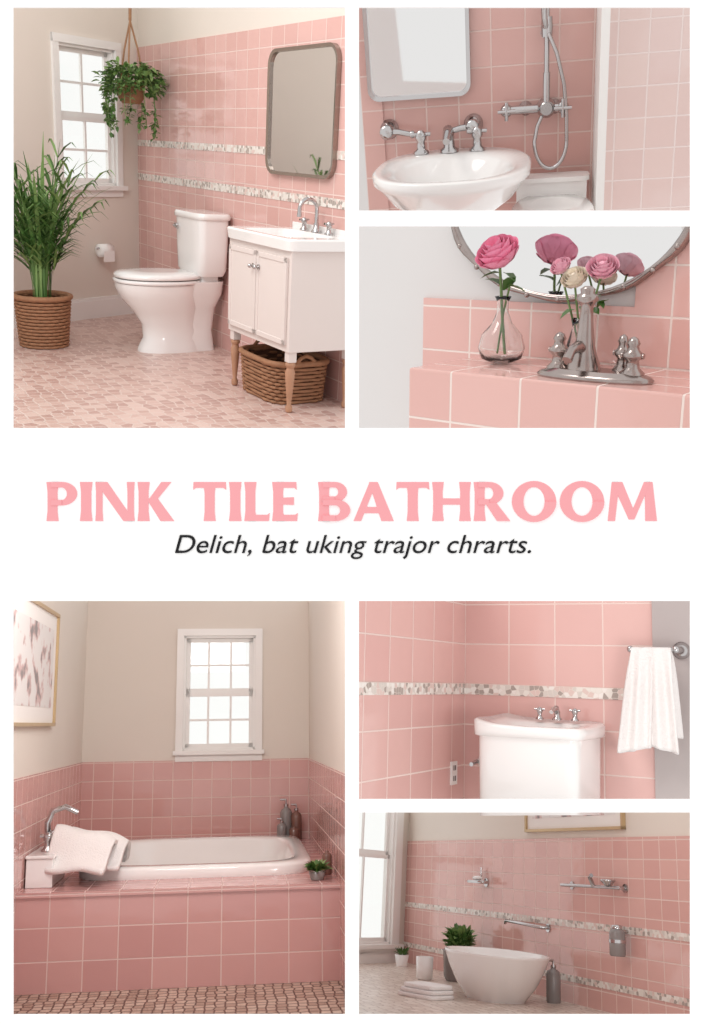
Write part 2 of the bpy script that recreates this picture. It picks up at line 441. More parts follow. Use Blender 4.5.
def leafpatch(b, c, dr, L, w, m):
    dr = V(dr).normalized(); c = V(c)
    side = dr.cross(V((random.uniform(-.4,.4), random.uniform(-.4,.4), 1))).normalized()
    up = side.cross(dr)
    pts = [c, c+dr*L*.35+up*L*.08, c+dr*L*.7+up*L*.06, c+dr*L]
    b.blade(pts, [w*.15, w, w*.8, .001], m, side)

def rose(b, c, r, m, tilt=None):
    Mx = Matrix.Translation(V(c)) @ (tilt or Matrix())
    b.ell((0,0,-.1*r), (r*.45, r*.45, r*.55), m, 12, 8, M=Mx)
    for layer, (rr, op, n, hh) in enumerate([(.36,.0,3,.72),(.52,.06,4,.68),(.68,.14,5,.60),(.82,.26,5,.48),(.94,.42,6,.34)]):
        for k in range(n):
            a0 = 2*pi*k/n + layer*.7; wd = 2*pi/n*.8
            vs = []; fs = []; nu, nv = 8, 6
            for i in range(nv+1):
                t = i/nv
                for j in range(nu+1):
                    u = (j/nu-.5)*2
                    ang = a0 + u*wd*(.45+.55*sin(pi*min(t*.7+.12, .9)))
                    rad = r*(rr*(.35+.65*sin(min(t*1.5, 1)*pi/2)) + op*.35*t**3 + .05*u*u)
                    z = r*(-.6 + (hh+.6)*t*(1-.10*u*u) - op*.35*t**4)
                    vs.append((rad*cos(ang), rad*sin(ang), z))
            for i in range(nv):
                for j in range(nu):
                    q = i*(nu+1)+j; fs.append((q, q+1, q+nu+2, q+nu+1))
            b.add(vs, fs, m, True, Mx)

# ================================================================== ROOM 1 : toilet, vanity, mirror
b = B(); b.box((-.5,3.2,-.05), (3.3,9.2,0), M_floor1)
b.obj('floor', W1, clip=CL[1])
XW = 3.18
b = B(); b.box((XW,3.2,0), (XW+.06,8.85,2.19), T1); b.obj('wall_tiled_vanity', W1, clip=CL[1])
b = B(); b.box((XW+.012,3.2,2.19), (XW+.06,8.9,3.6), M_cream); b.obj('wall_upper_vanity', W1, clip=CL[1])
b = B()
b.box((XW-.004,3.2,1.145), (XW,8.8,1.20), M_band); b.box((XW-.004,3.2,1.42), (XW,8.8,1.47), M_band)
b.obj('trim_mosaic_vanity', W1, clip=CL[1])
WW = W1 @ T(XW, 8.785) @ RZ(25)
u0, u1, z0, z1 = .26, .85, 1.09, 2.14
b = B()
b.box((-u0,0,0), (.3,.06,3.6), M_cream); b.box((-3,0,0), (-u1,.06,3.6), M_cream)
b.box((-u1,0,0), (-u0,.06,z0), M_cream); b.box((-u1,0,z1), (-u0,.06,3.6), M_cream)
b.obj('wall_window_toilet', WW, clip=CL[1])
b = B(); b.box((-3,-.025,0), (0,0,.15), M_trim); b.box((-3,-.018,.15), (0,0,.175), M_trim); b.obj('baseboard_window', WW, clip=CL[1])
b = B(); window(b, u1-u0, z1-z0, 2, 2, sashes=2, tr=.06); b.obj('window_1', WW @ T(-u1, 0, z0))
# toilet
b = B()
prof = [(0,-.43,.27,.145),(.03,-.43,.265,.14),(.10,-.42,.235,.12),(.20,-.43,.235,.13),(.30,-.47,.27,.17),(.40,-.52,.315,.225),(.47,-.535,.335,.245),(.50,-.535,.335,.248)]
b.loft([ring(cx,0,z,a,c,40,2.3) for z,cx,a,c in prof], M_cer)
b.loft([ring(-.27,0,z,a,c,32,4) for z,a,c in [(.0,.2,.115),(.15,.18,.1),(.32,.2,.13),(.42,.24,.19),(.52,.25,.21)]], M_cer)
b.loft([ring(-.535,0,.502,.335,.25,40,2.2), ring(-.535,0,.506,.348,.262,40,2.2), ring(-.535,0,.525,.348,.262,40,2.2), ring(-.535,0,.53,.338,.25,40,2.2)], M_cer)
b.loft([ring(-.53,0,.536,.335,.25,40,2.2), ring(-.53,0,.541,.348,.262,40,2.2), ring(-.53,0,.562,.345,.26,40,2.2), ring(-.53,0,.576,.315,.23,40,2.2), ring(-.53,0,.584,.2,.14,40,2.2)], M_cer)
b.loft([ring(-.16,0,z,a,c,40,5) for z,a,c in [(.56,.115,.22),(.60,.13,.245),(.75,.135,.255),(.955,.14,.26)]], M_cer)
b.loft([ring(-.16,0,z,a,c,40,5) for z,a,c in [(.51,.09,.17),(.57,.09,.17)]], M_cer)
b.loft([ring(-.16,0,z,a,c,40,5) for z,a,c in [(.955,.145,.266),(.96,.152,.276),(.985,.152,.276),(1.0,.142,.266)]], M_cer)
b.cyl((-.30,.17,.89), (-.32,.17,.89), .018, M_chrome)
b.tube([(-.325,.18,.89),(-.33,.13,.885),(-.33,.09,.875)], .009, M_chrome, 8)
for sy in (-1, 1): b.cyl((-.23,sy*.09,.55), (-.23,sy*.09,.575), .02, M_cer)
b.obj('toilet', W1 @ T(XW, 7.05) @ Matrix.Diagonal((.92, .96, 1, 1)))
# vanity
b = B()
w2, dp = .41, .47
b.box((-dp,-w2,.36), (-.01,w2,.93), M_cab)
for k in (0, 1):
    y0 = -w2+.03 + k*(w2-.026); y1 = y0 + w2-.034
    b.box((-dp-.014,y0,.40), (-dp,y1,.89), M_cab)
    b.box((-dp-.019,y0,.40), (-dp-.01,y0+.03,.89), M_cab); b.box((-dp-.019,y1-.03,.40), (-dp-.01,y1,.89), M_cab)
    b.box((-dp-.019,y0,.40), (-dp-.01,y1,.43), M_cab); b.box((-dp-.019,y0,.86), (-dp-.01,y1,.89), M_cab)
    yk = y1-.03 if k == 0 else y0+.03
    b.cyl((-dp-.02,yk,.80), (-dp-.04,yk,.80), .006, M_chrome); b.ell((-dp-.042,yk,.80), .013, M_chrome)
    b.cyl((-dp-.018,yk,.80), (-dp-.023,yk,.80), .015, M_chrome)
legp = [(.012,0),(.02,.006),(.022,.03),(.013,.05),(.018,.10),(.026,.19),(.03,.24),(.02,.265),(.03,.28),(.03,.292),(.022,.30),(.026,.36)]
for x in (-dp+.035, -.05):
    for y in (-w2+.035, w2-.035):
        b.lathe(legp, M_wood, 20, c=(x,y,0)); b.box((x-.026,y-.026,.30), (x+.026,y+.026,.42), M_cab)
n = 48
cxv = -(dp+.03)/2
def rrv(z, a, c, p): return ring(cxv, 0, z, a, c, n, p)
hd = (dp+.03)/2
b.loft([rrv(.93,hd-.006,w2+.018,14), rrv(.985,hd,w2+.024,14), rrv(.995,hd-.006,w2+.018,14)], M_cer, False, True, False)
b.loft([rrv(.995,hd-.006,w2+.018,14), [(x-.03, y, z) for x, y, z in rrv(.995,hd-.075,.31,7)], [(x-.03, y, z) for x, y, z in rrv(.975,hd-.085,.295,6)], [(x-.03, y, z) for x, y, z in rrv(.90,hd-.11,.24,4)], [(x-.03, y, z) for x, y, z in rrv(.885,.06,.1,2)]], M_cer, False, False, True)
b.box((-.025,-w2-.02,.985), (0,w2+.02,1.03), M_cer)
b.obj('bathroom_vanity', W1 @ T(XW-.003, 5.45), bevel=.003)
b = B(); faucet3(b, 1.1, spread=.14); b.obj('vanity_faucet', W1 @ T(XW-.065, 5.50, .996))
b = B(); basket(b, .19, .27, .25, 11, handles=True)
b.obj('wicker_storage_basket', W1 @ T(2.92, 5.50, 0))
# mirror
def rrect(y0, y1, z0, z1, r, k=8):
    pts = []
    for cy, cz, a in ((y1-r, z1-r, 0), (y0+r, z1-r, pi/2), (y0+r, z0+r, pi), (y1-r, z0+r, 3*pi/2)):
        for i in range(k+1): t = a+pi/2*i/k; pts.append((cy+r*cos(t), cz+r*sin(t)))
    return pts
def mirror_rr(b, w, h, r, fr, mf, th=.035):
    """in y/z plane facing -x, centre origin"""
    o = rrect(-w/2, w/2, -h/2, h/2, r); i = rrect(-w/2+fr, w/2-fr, -h/2+fr, h/2-fr, max(r-fr*.6, .01))
    R_ = [[(0,)+p for p in o], [(-th,)+p for p in o], [(-th-.004, p[0]*.98+q[0]*.02, p[1]*.98+q[1]*.02) for p, q in zip(o, i)], [(-th,)+p for p in i], [(-th*.45,)+p for p in i]]
    b.loft(R_, mf, False, True, False)
    b.add([(-th*.5,)+p for p in i], [tuple(range(len(i)))], M_mirror)
b = B(); mirror_rr(b, .88, .75, .10, .02, M_bronze, .028); b.obj('wall_mirror', W1 @ T(XW-.002, 5.84, 1.68))
b = B()
b.lathe([(.028,0),(.028,.008),(.012,.015),(.012,.06)], M_chrome, M=T(.09,0,.02) @ RX(90))
b.tube([(.09,-.06,.02),(.05,-.065,.02),(-.09,-.065,.02)], .008, M_chrome)
b.ell((-.09,-.065,.02), .012, M_chrome)
b.lathe([(.018,0),(.055,.001),(.055,.12),(.018,.121)], M_paper, M=T(-.07,-.065,.0) @ RY(90))
b.box((-.07,-.121,-.09), (.05,-.118,.0), M_paper)
b.obj('toilet_paper_holder', WW @ T(-.46, 0, .57))
# palm in basket
b = B()
basket(b, .17, .17, .36, 15, p=2, flare=.16, wr=.013)
b.lathe([(.18,.32),(.1,.34),(.01,.345)], M_soil, cap0=False)
for i in range(64):
    a = random.uniform(0, 2*pi); L = random.uniform(.65, 1.22); lean = random.uniform(.06, .62)*L*.72
    bx0, by0 = .07*cos(a)*random.random(), .07*sin(a)*random.random()
    pts = []
    for k in range(9):
        t = k/8
        r_ = lean*(t**1.8)*1.15
        z = .33 + L*(t - .20*t**3*(lean/L)*2.4)
        pts.append(V((bx0+r_*cos(a), by0+r_*sin(a), z)))
    w = random.uniform(.009, .015)
    b.blade(pts, [w*.4, w*.5, w*.8, w, w, w, w*.8, w*.5, .001], random.choice([M_leaf, M_leaf, M_leaf2]))
    if i % 2 == 0:
        for k in range(2, 8):
            for sgn in (-1, 1):
                p = pts[k]; t = (pts[min(k+1, 8)]-pts[k-1]).normalized()
                s_ = t.cross(V((0,0,1))).normalized()*sgn
                dd = (t*.8+s_*random.uniform(.6,1.1)+V((0,0,-.05))).normalized(); LL = .32*(1-.06*(k-3))
                b.blade([p, p+dd*LL*.4+V((0,0,.015)), p+dd*LL*.75, p+dd*LL+V((0,0,-.07))], [.004,.011,.008,.001], random.choice([M_leaf, M_leaf, M_leaf2]))
b.obj('potted_palm', W1 @ T(1.95, 7.42))
# hanging plant
b = B()
b.lathe([(.07,-.09),(.10,-.05),(.11,.05),(.115,.06),(.10,.06),(.09,.03),(.0,.03)], M_wick, cap0=True)
for k in range(3):
    a = 2*pi*k/3
    b.tube([(.11*cos(a), .11*sin(a), .05), (.06*cos(a), .06*sin(a), .3), (0,0,.5)], .007, M_rope, 6)
b.tube([(0,0,.5),(0.004,0,.7),(0,0,.95)], .012, M_rope, 6)
for i in range(760):
    a = random.uniform(0, 2*pi); ph = random.uniform(-.7, 1.3)
    rad = random.uniform(.10, .21); z = .06+rad*.75*sin(ph); rr_ = rad*cos(ph)+.03
    c = V((rr_*cos(a), rr_*sin(a), z))
    leafpatch(b, c, (cos(a)+random.uniform(-.6,.6), sin(a)+random.uniform(-.6,.6), random.uniform(-.9,.5)), random.uniform(.04,.075), .016, random.choice([M_leaf, M_leaf2, M_leaf2]))
for i in range(16):
    a = random.uniform(0, 2*pi); L = random.uniform(.05, .30)
    pts = [V((.1*cos(a), .1*sin(a), .08)), V((.18*cos(a), .18*sin(a), .05)), V((.2*cos(a), .2*sin(a), -.05-L*.4)), V((.19*cos(a+.1), .19*sin(a+.1), -.05-L))]
    b.tube(pts, .003, M_stem, 5)
    for k in range(int(L*90)):
        t = random.random(); p = pts[2].lerp(pts[3], t) if random.random() > .35 else pts[1].lerp(pts[2], t)
        leafpatch(b, p, (random.uniform(-1,1), random.uniform(-1,1), random.uniform(-.8,.2)), .05, .014, random.choice([M_leaf, M_leaf2]))
b.obj('hanging_planter', W1 @ T(2.90, 8.15, 1.82))

# ================================================================== ROOM 2 : pedestal sink + shower
Y2 = 3.8
b = B(); b.box((-.50,Y2,-1.2), (.235,Y2+.05,.6), T2); b.obj('wall_tiled_sink', W2, clip=CL[2])
b = B(); b.box((-1.2,Y2-.01,-1.2), (-.575,Y2+.05,.6), M_pale); b.box((-.575,Y2-.01,-1.2), (-.50,Y2+.05,.6), T2); b.obj('wall_side_sink', W2, clip=CL[2])
b = B(); b.box((.235,Y2-.25,-1.2), (.262,Y2+.05,.6), M_trim); b.box((.262,Y2-.1,-1.2), (1.2,Y2+.05,.6), T2b)
b.obj('wall_shower_partition', W2, clip=CL[2])
b = B()
n = 48
def srg(z, a, c, p=2.4, oy=0): return ring(0, oy, z, a, c, n, p)
R_ = [srg(-.21,.07,.07,2,.08), srg(-.17,.12,.12,2.2,.04), srg(-.10,.20,.26,2.3,.0), srg(-.045,.238,.325,2.4), srg(-.03,.254,.345,2.5), srg(-.006,.256,.35,2.5), srg(0,.246,.34,2.5), srg(-.002,.21,.25,2.3,-.055), srg(-.02,.19,.23,2.2,-.055), srg(-.08,.15,.17,2.1,-.04), srg(-.105,.05,.05,2,0)]
b.loft(R_, M_cer)
b.lathe([(.10,-.9),(.095,-.85),(.06,-.6),(.058,-.35),(.075,-.2),(.10,-.15)], M_cer, 32, c=(0,.08,0))
b.lathe([(.022,0),(.022,.006)], M_chrome, 16, c=(0,0,-.105))
b.cyl((-.16,.12,-.10), (-.16,.32,-.13), .012, M_chrome); b.cyl((.10,.12,-.20), (.10,.32,-.22), .01, M_chrome)
b.obj('pedestal_sink', W2 @ T(-.236, 3.44, -.372), clip=CL[2])
b = B(); faucet3(b, 1.15, spread=.085, goose=False); b.obj('sink_faucet', W2 @ T(-.262, 3.70, -.372) @ RZ(90))
b = B()
for x, s_ in ((-.19, 1), (.11, -1)):
    b.lathe([(.034,0),(.034,.008),(.02,.02),(.014,.03),(.014,.07)], M_chrome, M=T(x,0,0) @ RX(90))
    b.ell((x,-.085,0), (.026,.022,.026), M_chrome)
    b.tube([(x,-.08,0),(x+s_*.04,-.085,-.002),(x+s_*.09,-.09,-.012)], [.012,.011,.009], M_chrome)
    b.ell((x+s_*.09,-.09,-.012), .013, M_chrome)
b.obj('wall_taps', W2 @ T(-.29, Y2-.001, -.295))
b = B(); mirror_rr(b, .36, .62, .04, .014, M_chrome, th=.025); b.obj('vanity_mirror', W2 @ T(-.365, Y2-.012, .112) @ RZ(90))
b = B()
b.cyl((0,-.06,-.16), (0,-.06,.34), .009, M_chrome)
for z in (-.02, .3): b.cyl((0,0,z), (0,-.06,z), .011, M_chrome); b.lathe([(.02,0),(.02,.01)], M_chrome, M=T(0,0,z) @ RX(90))
b.lathe([(.018,-.03),(.02,0),(.018,.03)], M_chrome, c=(0,-.06,.0))
b.tube([(-.005,-.075,.0),(-.01,-.10,.03),(-.012,-.11,.09)], .010, M_chrome)
b.cyl((-.12,-.05,-.255), (.05,-.05,-.255), .015, M_chrome)
b.lathe([(.03,0),(.034,.01),(.03,.045),(.02,.055)], M_chrome, M=T(.0,-.02,-.255) @ RX(90))
for x in (-.135, .055):
    b.ell((x,-.05,-.255), (.022,.02,.022), M_chrome)
    for a in (0, 1): b.tube([(x,-.075,-.285) if a else (x-.03,-.075,-.255), (x,-.075,-.225) if a else (x+.03,-.075,-.255)], .006, M_chrome, 8)
for x in (-.07, .03): b.lathe([(.024,0),(.024,.01),(.012,.015),(.012,.05)], M_chrome, M=T(x,0,-.255) @ RX(90))
hp = []
for k in range(21):
    a = pi*k/20
    hp.append((.015-.055*cos(a), -.065-.01*sin(a), -.36-.09*sin(a)))
b.tube([(-.007,-.06,-.26),(-.030,-.062,-.31)] + hp + [(.068,-.07,-.28),(.058,-.07,-.18),(.032,-.075,-.08),(.005,-.075,-.02)], .0065, M_chrome, 8)
b.cyl((0,-.06,-.26), (0,-.06,-.14), .012, M_chrome)
b.obj('hand_shower', W2 @ T(.072, Y2-.001, 0))
b = B()
b.loft([ring(0,0,z,a,c,40,2.3) for z,a,c in [(-.35,.10,.13),(-.2,.11,.15),(-.07,.125,.19),(-.02,.135,.21)]], M_cer)
b.loft([ring(0,0,z,a,c,40,2.3) for z,a,c in [(-.018,.128,.212),(-.012,.135,.22),(.004,.135,.22),(.014,.125,.205),(.018,.07,.12)]], M_cer)
b.box((-.12,.17,-.30), (.12,.26,.06), M_cer); b.loft([ring(0,.215,z,.13,.055,24,6) for z in (.06,.075)], M_cer)
b.obj('toilet', W2 @ T(.09, 3.49, -.545), clip=CL[2])

# ================================================================== ROOM 3 : ledge close-up
b = B(); b.box((-1.41,1.86,-.6), (.2,2.198,0), T3); b.obj('tiled_ledge', W3, bevel=.006, clip=CL[3])
b = B(); b.box((-1.62,2.2,-.6), (.2,2.25,.135), T3); b.box((-1.02,2.2,.135), (.2,2.25,1.2), T3); b.obj('wall_tiled_ledge', W3, clip=CL[3])
b = B(); b.box((-3.4,2.21,-.8), (-1.62,2.26,1.2), M_pale); b.box((-1.62,2.21,.135), (-1.02,2.26,1.2), M_pale); b.obj('wall_plain_ledge', W3, clip=CL[3])
b = B()
n = 72
def orr(y, f, sc=0):
    out = []
    for j in range(n):
        t = 2*pi*j/n; q = f*(1+sc*cos(12*t)); out.append((.335*q*cos(t), y, .25*q*sin(t)))
    return out
b.loft([orr(0,1.0,.012), orr(-.02,1.0,.012), orr(-.026,.97,.01), orr(-.018,.945), orr(-.012,.94)], M_pewter, True, True, False)
b.add(orr(-.013,.942), [tuple(range(n))], M_mirror)
for j in range(24):
    t = 2*pi*j/24; b.ell((.33*cos(t), -.022, .246*sin(t)), .007, M_pewter, 8, 6)
b.obj('oval_wall_mirror', W3 @ T(-1.205, 2.198, .392), clip=CL[3])
b = B()
b.lathe([(.02,0),(.048,.012),(.056,.038),(.048,.068),(.024,.095),(.014,.12),(.014,.145),(.02,.157),(.018,.157),(.012,.145),(.012,.12),(.022,.095),(.045,.068),(.053,.038),(.045,.015),(.0,.006)], M_glass, 32, cap1=False)
b.tube([(.01,0,.02),(0,0,.1),(-.006,0,.17),(-.01,-.005,.235)], .0035, M_stem, 8)
b.tube([(-.012,0,.02),(0,.004,.12),(.012,.004,.17),(.02,0,.2)], .0025, M_stem, 8)
for p, dr in (((.0,0,.17),(1,-.3,.8)), ((-.004,0,.18),(-1,0,.3)), ((-.01,0,.21),(-1,-.3,-.3)), ((.0,0,.21),(.9,-.4,-.4)), ((.01,0,.18),(.8,0,-.2))):
    leafpatch(b, p, dr, .05, .014, M_leaf)
rose(b, (-.012,-.01,.255), .050, M_rose, RX(35) @ RY(-8))
b.obj('rose_bud_vase', W3 @ T(-1.285, 2.06, 0))
b = B()
b.lathe([(.018,0),(.03,.01),(.034,.04),(.02,.09),(.024,.11),(.022,.11),(.018,.09),(.03,.04),(.0,.012)], M_glass, 24, cap1=False)
for x, z, r_, m, y in ((-.06,.225,.024,M_roseb,0),(-.02,.200,.030,M_rose2,-.005),(.045,.225,.034,M_roseb,0)):
    b.tube([(0,0,.03),(x*.4,y*.5,.11),(x,y,z-.01)], .0025, M_stem, 6); rose(b, (x,y,z), r_, m, RX(40) @ RY(x*200))
for k in range(8):
    leafpatch(b, (random.uniform(-.05,.05),.0,random.uniform(.12,.17)), (random.uniform(-1,1),-.3,random.uniform(-.3,.6)), .04, .012, M_leaf)
b.obj('flower_posy', W3 @ T(-1.11, 2.12, 0))
b = B()
b.loft([ring(0,0,z,a,c,40,2.3) for z,a,c in [(0,.13,.052),(.006,.132,.054),(.012,.125,.048),(.02,.10,.04)]], M_pewter)
b.lathe([(.036,.018),(.034,.03),(.026,.05),(.021,.07),(.017,.10),(.014,.13),(.013,.15),(.018,.158),(.024,.165),(.021,.173),(.014,.178),(.016,.186),(.008,.192)], M_pewter, 28, c=(-.025,0,0))
b.tube([(-.025,0,.055),(-.025,-.03,.07),(-.025,-.06,.062),(-.025,-.075,.045)], [.014,.012,.010,.011], M_pewter, 12)
for x in (-.085, .085, .048):
    s_ = 1 if x != .048 else .85; yy = 0 if x != .048 else .03
    b.lathe([(.024*s_,.01),(.026*s_,.02),(.015*s_,.03),(.013*s_,.045),(.022*s_,.052),(.023*s_,.058),(.013*s_,.066),(.011*s_,.074),(.014*s_,.08),(.009*s_,.09),(.002,.094)], M_pewter, 24, c=(x,yy,0))
    b.tube([(x-.024*s_,yy,.055),(x+.024*s_,yy,.055)], .006, M_pewter, 8)
b.obj('antique_faucet', W3 @ T(-.985, 1.95, 0))

# ================================================================== ROOM 4 : tub
XL, XR, YB, YF, ZD = -1.25, .66, 8.9, 6.38, .545
b = B(); b.box((-2,4,-.05), (1.6,YF+.1,0), M_floor4); b.obj('floor.001', W4, clip=CL[4])
b = B(); b.box((XL,YB,0), (XR,YB+.06,1.21), T4); b.obj('wall_tiled_back', W4, clip=CL[4])
b = B(); b.box((XL-.06,4,0), (XL,YB+.06,1.21), T4); b.obj('wall_tiled_left', W4, clip=CL[4])
b = B(); b.box((XR,4,0), (XR+.06,YB+.06,1.21), T4); b.obj('wall_tiled_right', W4, clip=CL[4])
b = B(); b.box((XL-.06,4,1.21), (XL-.008,YB+.1,2.62), M_cream); b.obj('wall_left', W4, clip=CL[4])
b = B(); b.box((XR+.008,4,1.21), (XR+.06,YB+.1,2.62), M_cream); b.obj('wall_right', W4, clip=CL[4])
wx0, wx1, wz0, wz1 = -.42, .20, 1.29, 2.27
b = B()
b.box((XL-.06,YB+.01,1.21), (wx0,YB+.07,2.62), M_cream); b.box((wx1,YB+.01,1.21), (XR+.06,YB+.07,2.62), M_cream)
b.box((wx0,YB+.01,1.21), (wx1,YB+.07,wz0), M_cream); b.box((wx0,YB+.01,wz1), (wx1,YB+.07,2.62), M_cream)
b.obj('wall_back', W4, clip=CL[4])
b = B(); window(b, wx1-wx0, wz1-wz0, 3, 2, sashes=2, tr=.06); b.obj('window_2', W4 @ T(wx0, YB+.01, wz0))
tx0, tx1, ty0, ty1 = -.92, .46, 6.92, 8.5
b = B()
b.box((XL,YF,0), (XR,ty0,ZD), T4b); b.box((XL,ty1,0), (XR,YB,ZD), T4b)
b.box((XL,ty0,0), (tx0,ty1,ZD), T4b); b.box((tx1,ty0,0), (XR,ty1,ZD), T4b)
b.box((XL,YF-.012,ZD-.02), (XR,YF+.02,ZD+.008), T4b)
b.obj('tub_deck', W4, clip=CL[4])
b = B()
cx, cy = (tx0+tx1)/2, (ty0+ty1)/2; hx, hy = (tx1-tx0)/2, (ty1-ty0)/2
b.loft([ring(cx,cy,z,a,c,56,p) for z,a,c,p in [(ZD,hx+.08,hy+.10,7),(ZD+.055,hx+.09,hy+.11,7),(ZD+.07,hx+.075,hy+.095,7),(ZD+.07,hx-.0,hy-.04,5),(ZD+.05,hx-.03,hy-.07,4.5),(ZD-.15,hx-.09,hy-.16,4),(ZD-.36,hx-.17,hy-.28,3.5),(ZD-.40,hx-.28,hy-.4,3)]], M_cer, True, False, True)
b.cyl((cx+.3,cy,ZD-.4), (cx+.3,cy,ZD-.394), .03, M_chrome)
b.obj('bathtub', W4)
b = B(); b.box((XL+.01,6.6,ZD), (XL+.17,7.1,ZD+.17), M_cer); b.box((XL+.005,6.59,ZD+.17), (XL+.18,7.11,ZD+.19), M_cer); b.obj('tub_corner_shelf', W4, bevel=.006)
b = B(); faucet3(b, 1.7, spread=.075, goose=False)
b.tube([(.02,0,.03),(.03,0,.16),(.0,0,.235),(-.08,0,.26),(-.16,0,.22)], [.022,.02,.019,.018,.016], M_chrome, 12)
b.obj('tub_faucet', W4 @ T(XL+.10, 6.94, ZD+.19) @ RZ(180))
b = B()
for k, (dx, dy) in enumerate(((0,0),(.07,.16))):
    pth = [(.22,-.0),(.20,.12),(.14,.21),(.06,.245),(0,.23),(-.06,.17),(-.11,.09),(-.17,.03),(-.26,.02)]
    vs = []; nx = 18
    for j in range(nx+1):
        u = j/nx
        for i, (y, z) in enumerate(pth):
            o = .010*sin(u*8+i*.4+k)
            vs.append((-.20+dx+.38*u+o*.5+.10*(z-.1), dy+y*.9+o-.1*u, (z+o)*(1-.35*u*u)*(1-.12*k)+.01))
    ny = len(pth); b.add(vs, [(j*ny+i, (j+1)*ny+i, (j+1)*ny+i+1, j*ny+i+1) for j in range(nx) for i in range(ny-1)], M_towel, True)
o = b.obj('draped_towel', W4 @ T(-.93, 6.84, ZD+.06), sub=1); s_ = o.modifiers.new('th', 'SOLIDIFY'); s_.thickness = .03
def bottle(b, x, y, r, h, m, pump=True, z=0):
    b.lathe([(r*.9,0),(r,.01),(r,h*.68),(r*.8,h*.75),(r*.35,h*.8),(r*.35,h*.86)], m, 20, c=(x,y,z))
    if pump:
        b.cyl((x,y,z+h*.86), (x,y,z+h), r*.15, M_chrome); b.tube([(x,y,z+h),(x-r,y,z+h*1.0)], r*.16, M_chrome, 8)
        b.lathe([(r*.4,h*.84),(r*.4,h*.9)], M_chrome, 14, c=(x,y,z))
b = B(); bottle(b, 0, 0, .05, .33, M_greyb); bottle(b, .085, -.03, .045, .29, M_amber); bottle(b, -.04, -.06, .04, .18, M_greyb); bottle(b, .06, -.10, .04, .14, M_amber, False)
b.obj('toiletry_bottles', W4 @ T(.46, 8.78, ZD+.002) )
b = B(); b.lathe([(.04,0),(.055,.05),(.05,.05),(.0,.045)], M_greyb, 20)
for i in range(90):
    a = random.uniform(0, 2*pi); leafpatch(b, (.02*cos(a),.02*sin(a),.05), (cos(a),sin(a),random.uniform(.0,1.3)), random.uniform(.05,.09), .014, random.choice([M_leaf, M_leaf, M_leaf2]))
b.obj('succulent_pot', W4 @ T(.54, 6.58, ZD+.002))
b = B(); bottle(b, 0, 0, .032, .17, M_amber, False); bottle(b, -.06, -.04, .03, .11, M_rose2, False); b.obj('bath_oil_bottles', W4 @ T(.62, 6.78, ZD+.002))
def picture(b, w, h, fr, mf, mount=.06):
    """in y/z plane, facing +x, centre origin"""
    for y0, y1, z0, z1 in ((-w/2,w/2,h/2-fr,h/2), (-w/2,w/2,-h/2,-h/2+fr), (-w/2,-w/2+fr,-h/2,h/2), (w/2-fr,w/2,-h/2,h/2)):
        b.box((0,y0,z0), (.03,y1,z1), mf)
    b.box((0,-w/2+fr,-h/2+fr), (.012,w/2-fr,h/2-fr), M_mat)
    b.box((.012,-w/2+fr+mount,-h/2+fr+mount), (.014,w/2-fr-mount,h/2-fr-mount), M_art)
b = B(); picture(b, 1.7, .78, .022, M_gold, .1); b.obj('framed_print', W4 @ T(XL-.007, 6.5, 1.90))

# ================================================================== ROOM 5 : corner with tank basin
XC, Y5 = -1.94, 4.8
b = B(); b.box((XC,Y5,-1.3), (-1.0,Y5+.05,1.1), T5); b.obj('wall_tiled_corner', W5, clip=CL[5])
b = B(); b.box((XC-.05,2.9,-1.3), (XC,Y5+.05,1.1), T5); b.obj('wall_tiled_return', W5, clip=CL[5])
b = B(); b.box((-1.0,Y5-.02,-1.3), (.2,Y5+.05,1.1), M_grey); b.obj('wall_grey', W5, clip=CL[5])
b = B(); b.box((XC,Y5-.004,-.082), (-1.12,Y5,-.03), M_band); b.box((XC,2.9,-.082), (XC+.004,Y5,-.03), M_band); b.obj('trim_mosaic_corner', W5, clip=CL[5])
b = B()
b.loft([ring(0,0,z,a,c,48,9) for z,a,c in [(-.9,.235,.22),(-.4,.24,.225),(-.05,.245,.23)]], M_cer)
lid = []
for z, a, c in [(-.05,.255,.235),(-.044,.265,.25),(-.01,.267,.252),(.0,.258,.243)]:
    lid.append([(x, y, zz + (.035*max(0, -x/.27)**3 + .02*max(0, y/.25)**2 if z > -.03 else 0)) for x, y, zz in ring(0,0,z,a,c,48,8)])
lid.append(ring(0,-.02,.0,.18,.16,48,4)); lid.append(ring(0,-.02,-.03,.155,.13,48,3))
b.loft(lid, M_cer)
b.cyl((-.245,-.1,-.17), (-.275,-.1,-.17), .02, M_chrome); b.tube([(-.275,-.1,-.17),(-.28,-.14,-.175),(-.275,-.2,-.18)], .010, M_chrome, 8)
b.obj('cistern_basin', W5 @ T(-1.46, 4.54, -.205) @ Matrix.Diagonal((.95, .97, 1, 1)), clip=CL[5])
b = B(); faucet3(b, .85, spread=.10, goose=False); b.obj('basin_faucet', W5 @ T(-1.43, 4.70, -.185) @ RZ(90))
b = B(); b.box((0,-.035,-.055), (.008,.035,.055), M_trim)
for z in (-.025, .025): b.box((.008,-.014,z-.012), (.0095,-.006,z+.012), M_dark); b.box((.008,.006,z-.012), (.0095,.014,z+.012), M_dark)
b.obj('electrical_outlet', W5 @ T(XC, 4.66, -.46))
b = B()
b.lathe([(.04,0),(.04,.008),(.02,.02),(.013,.03),(.013,.13)], M_chrome, M=RX(90))
b.tube([(0,-.13,0),(-.06,-.14,0),(-.20,-.14,0)], .011, M_chrome); b.ell((-.20,-.14,0), .016, M_chrome); b.ell((0,-.13,0), .018, M_chrome)
b.obj('towel_bar', W5 @ T(-.87, Y5-.02, .15))
b = B()
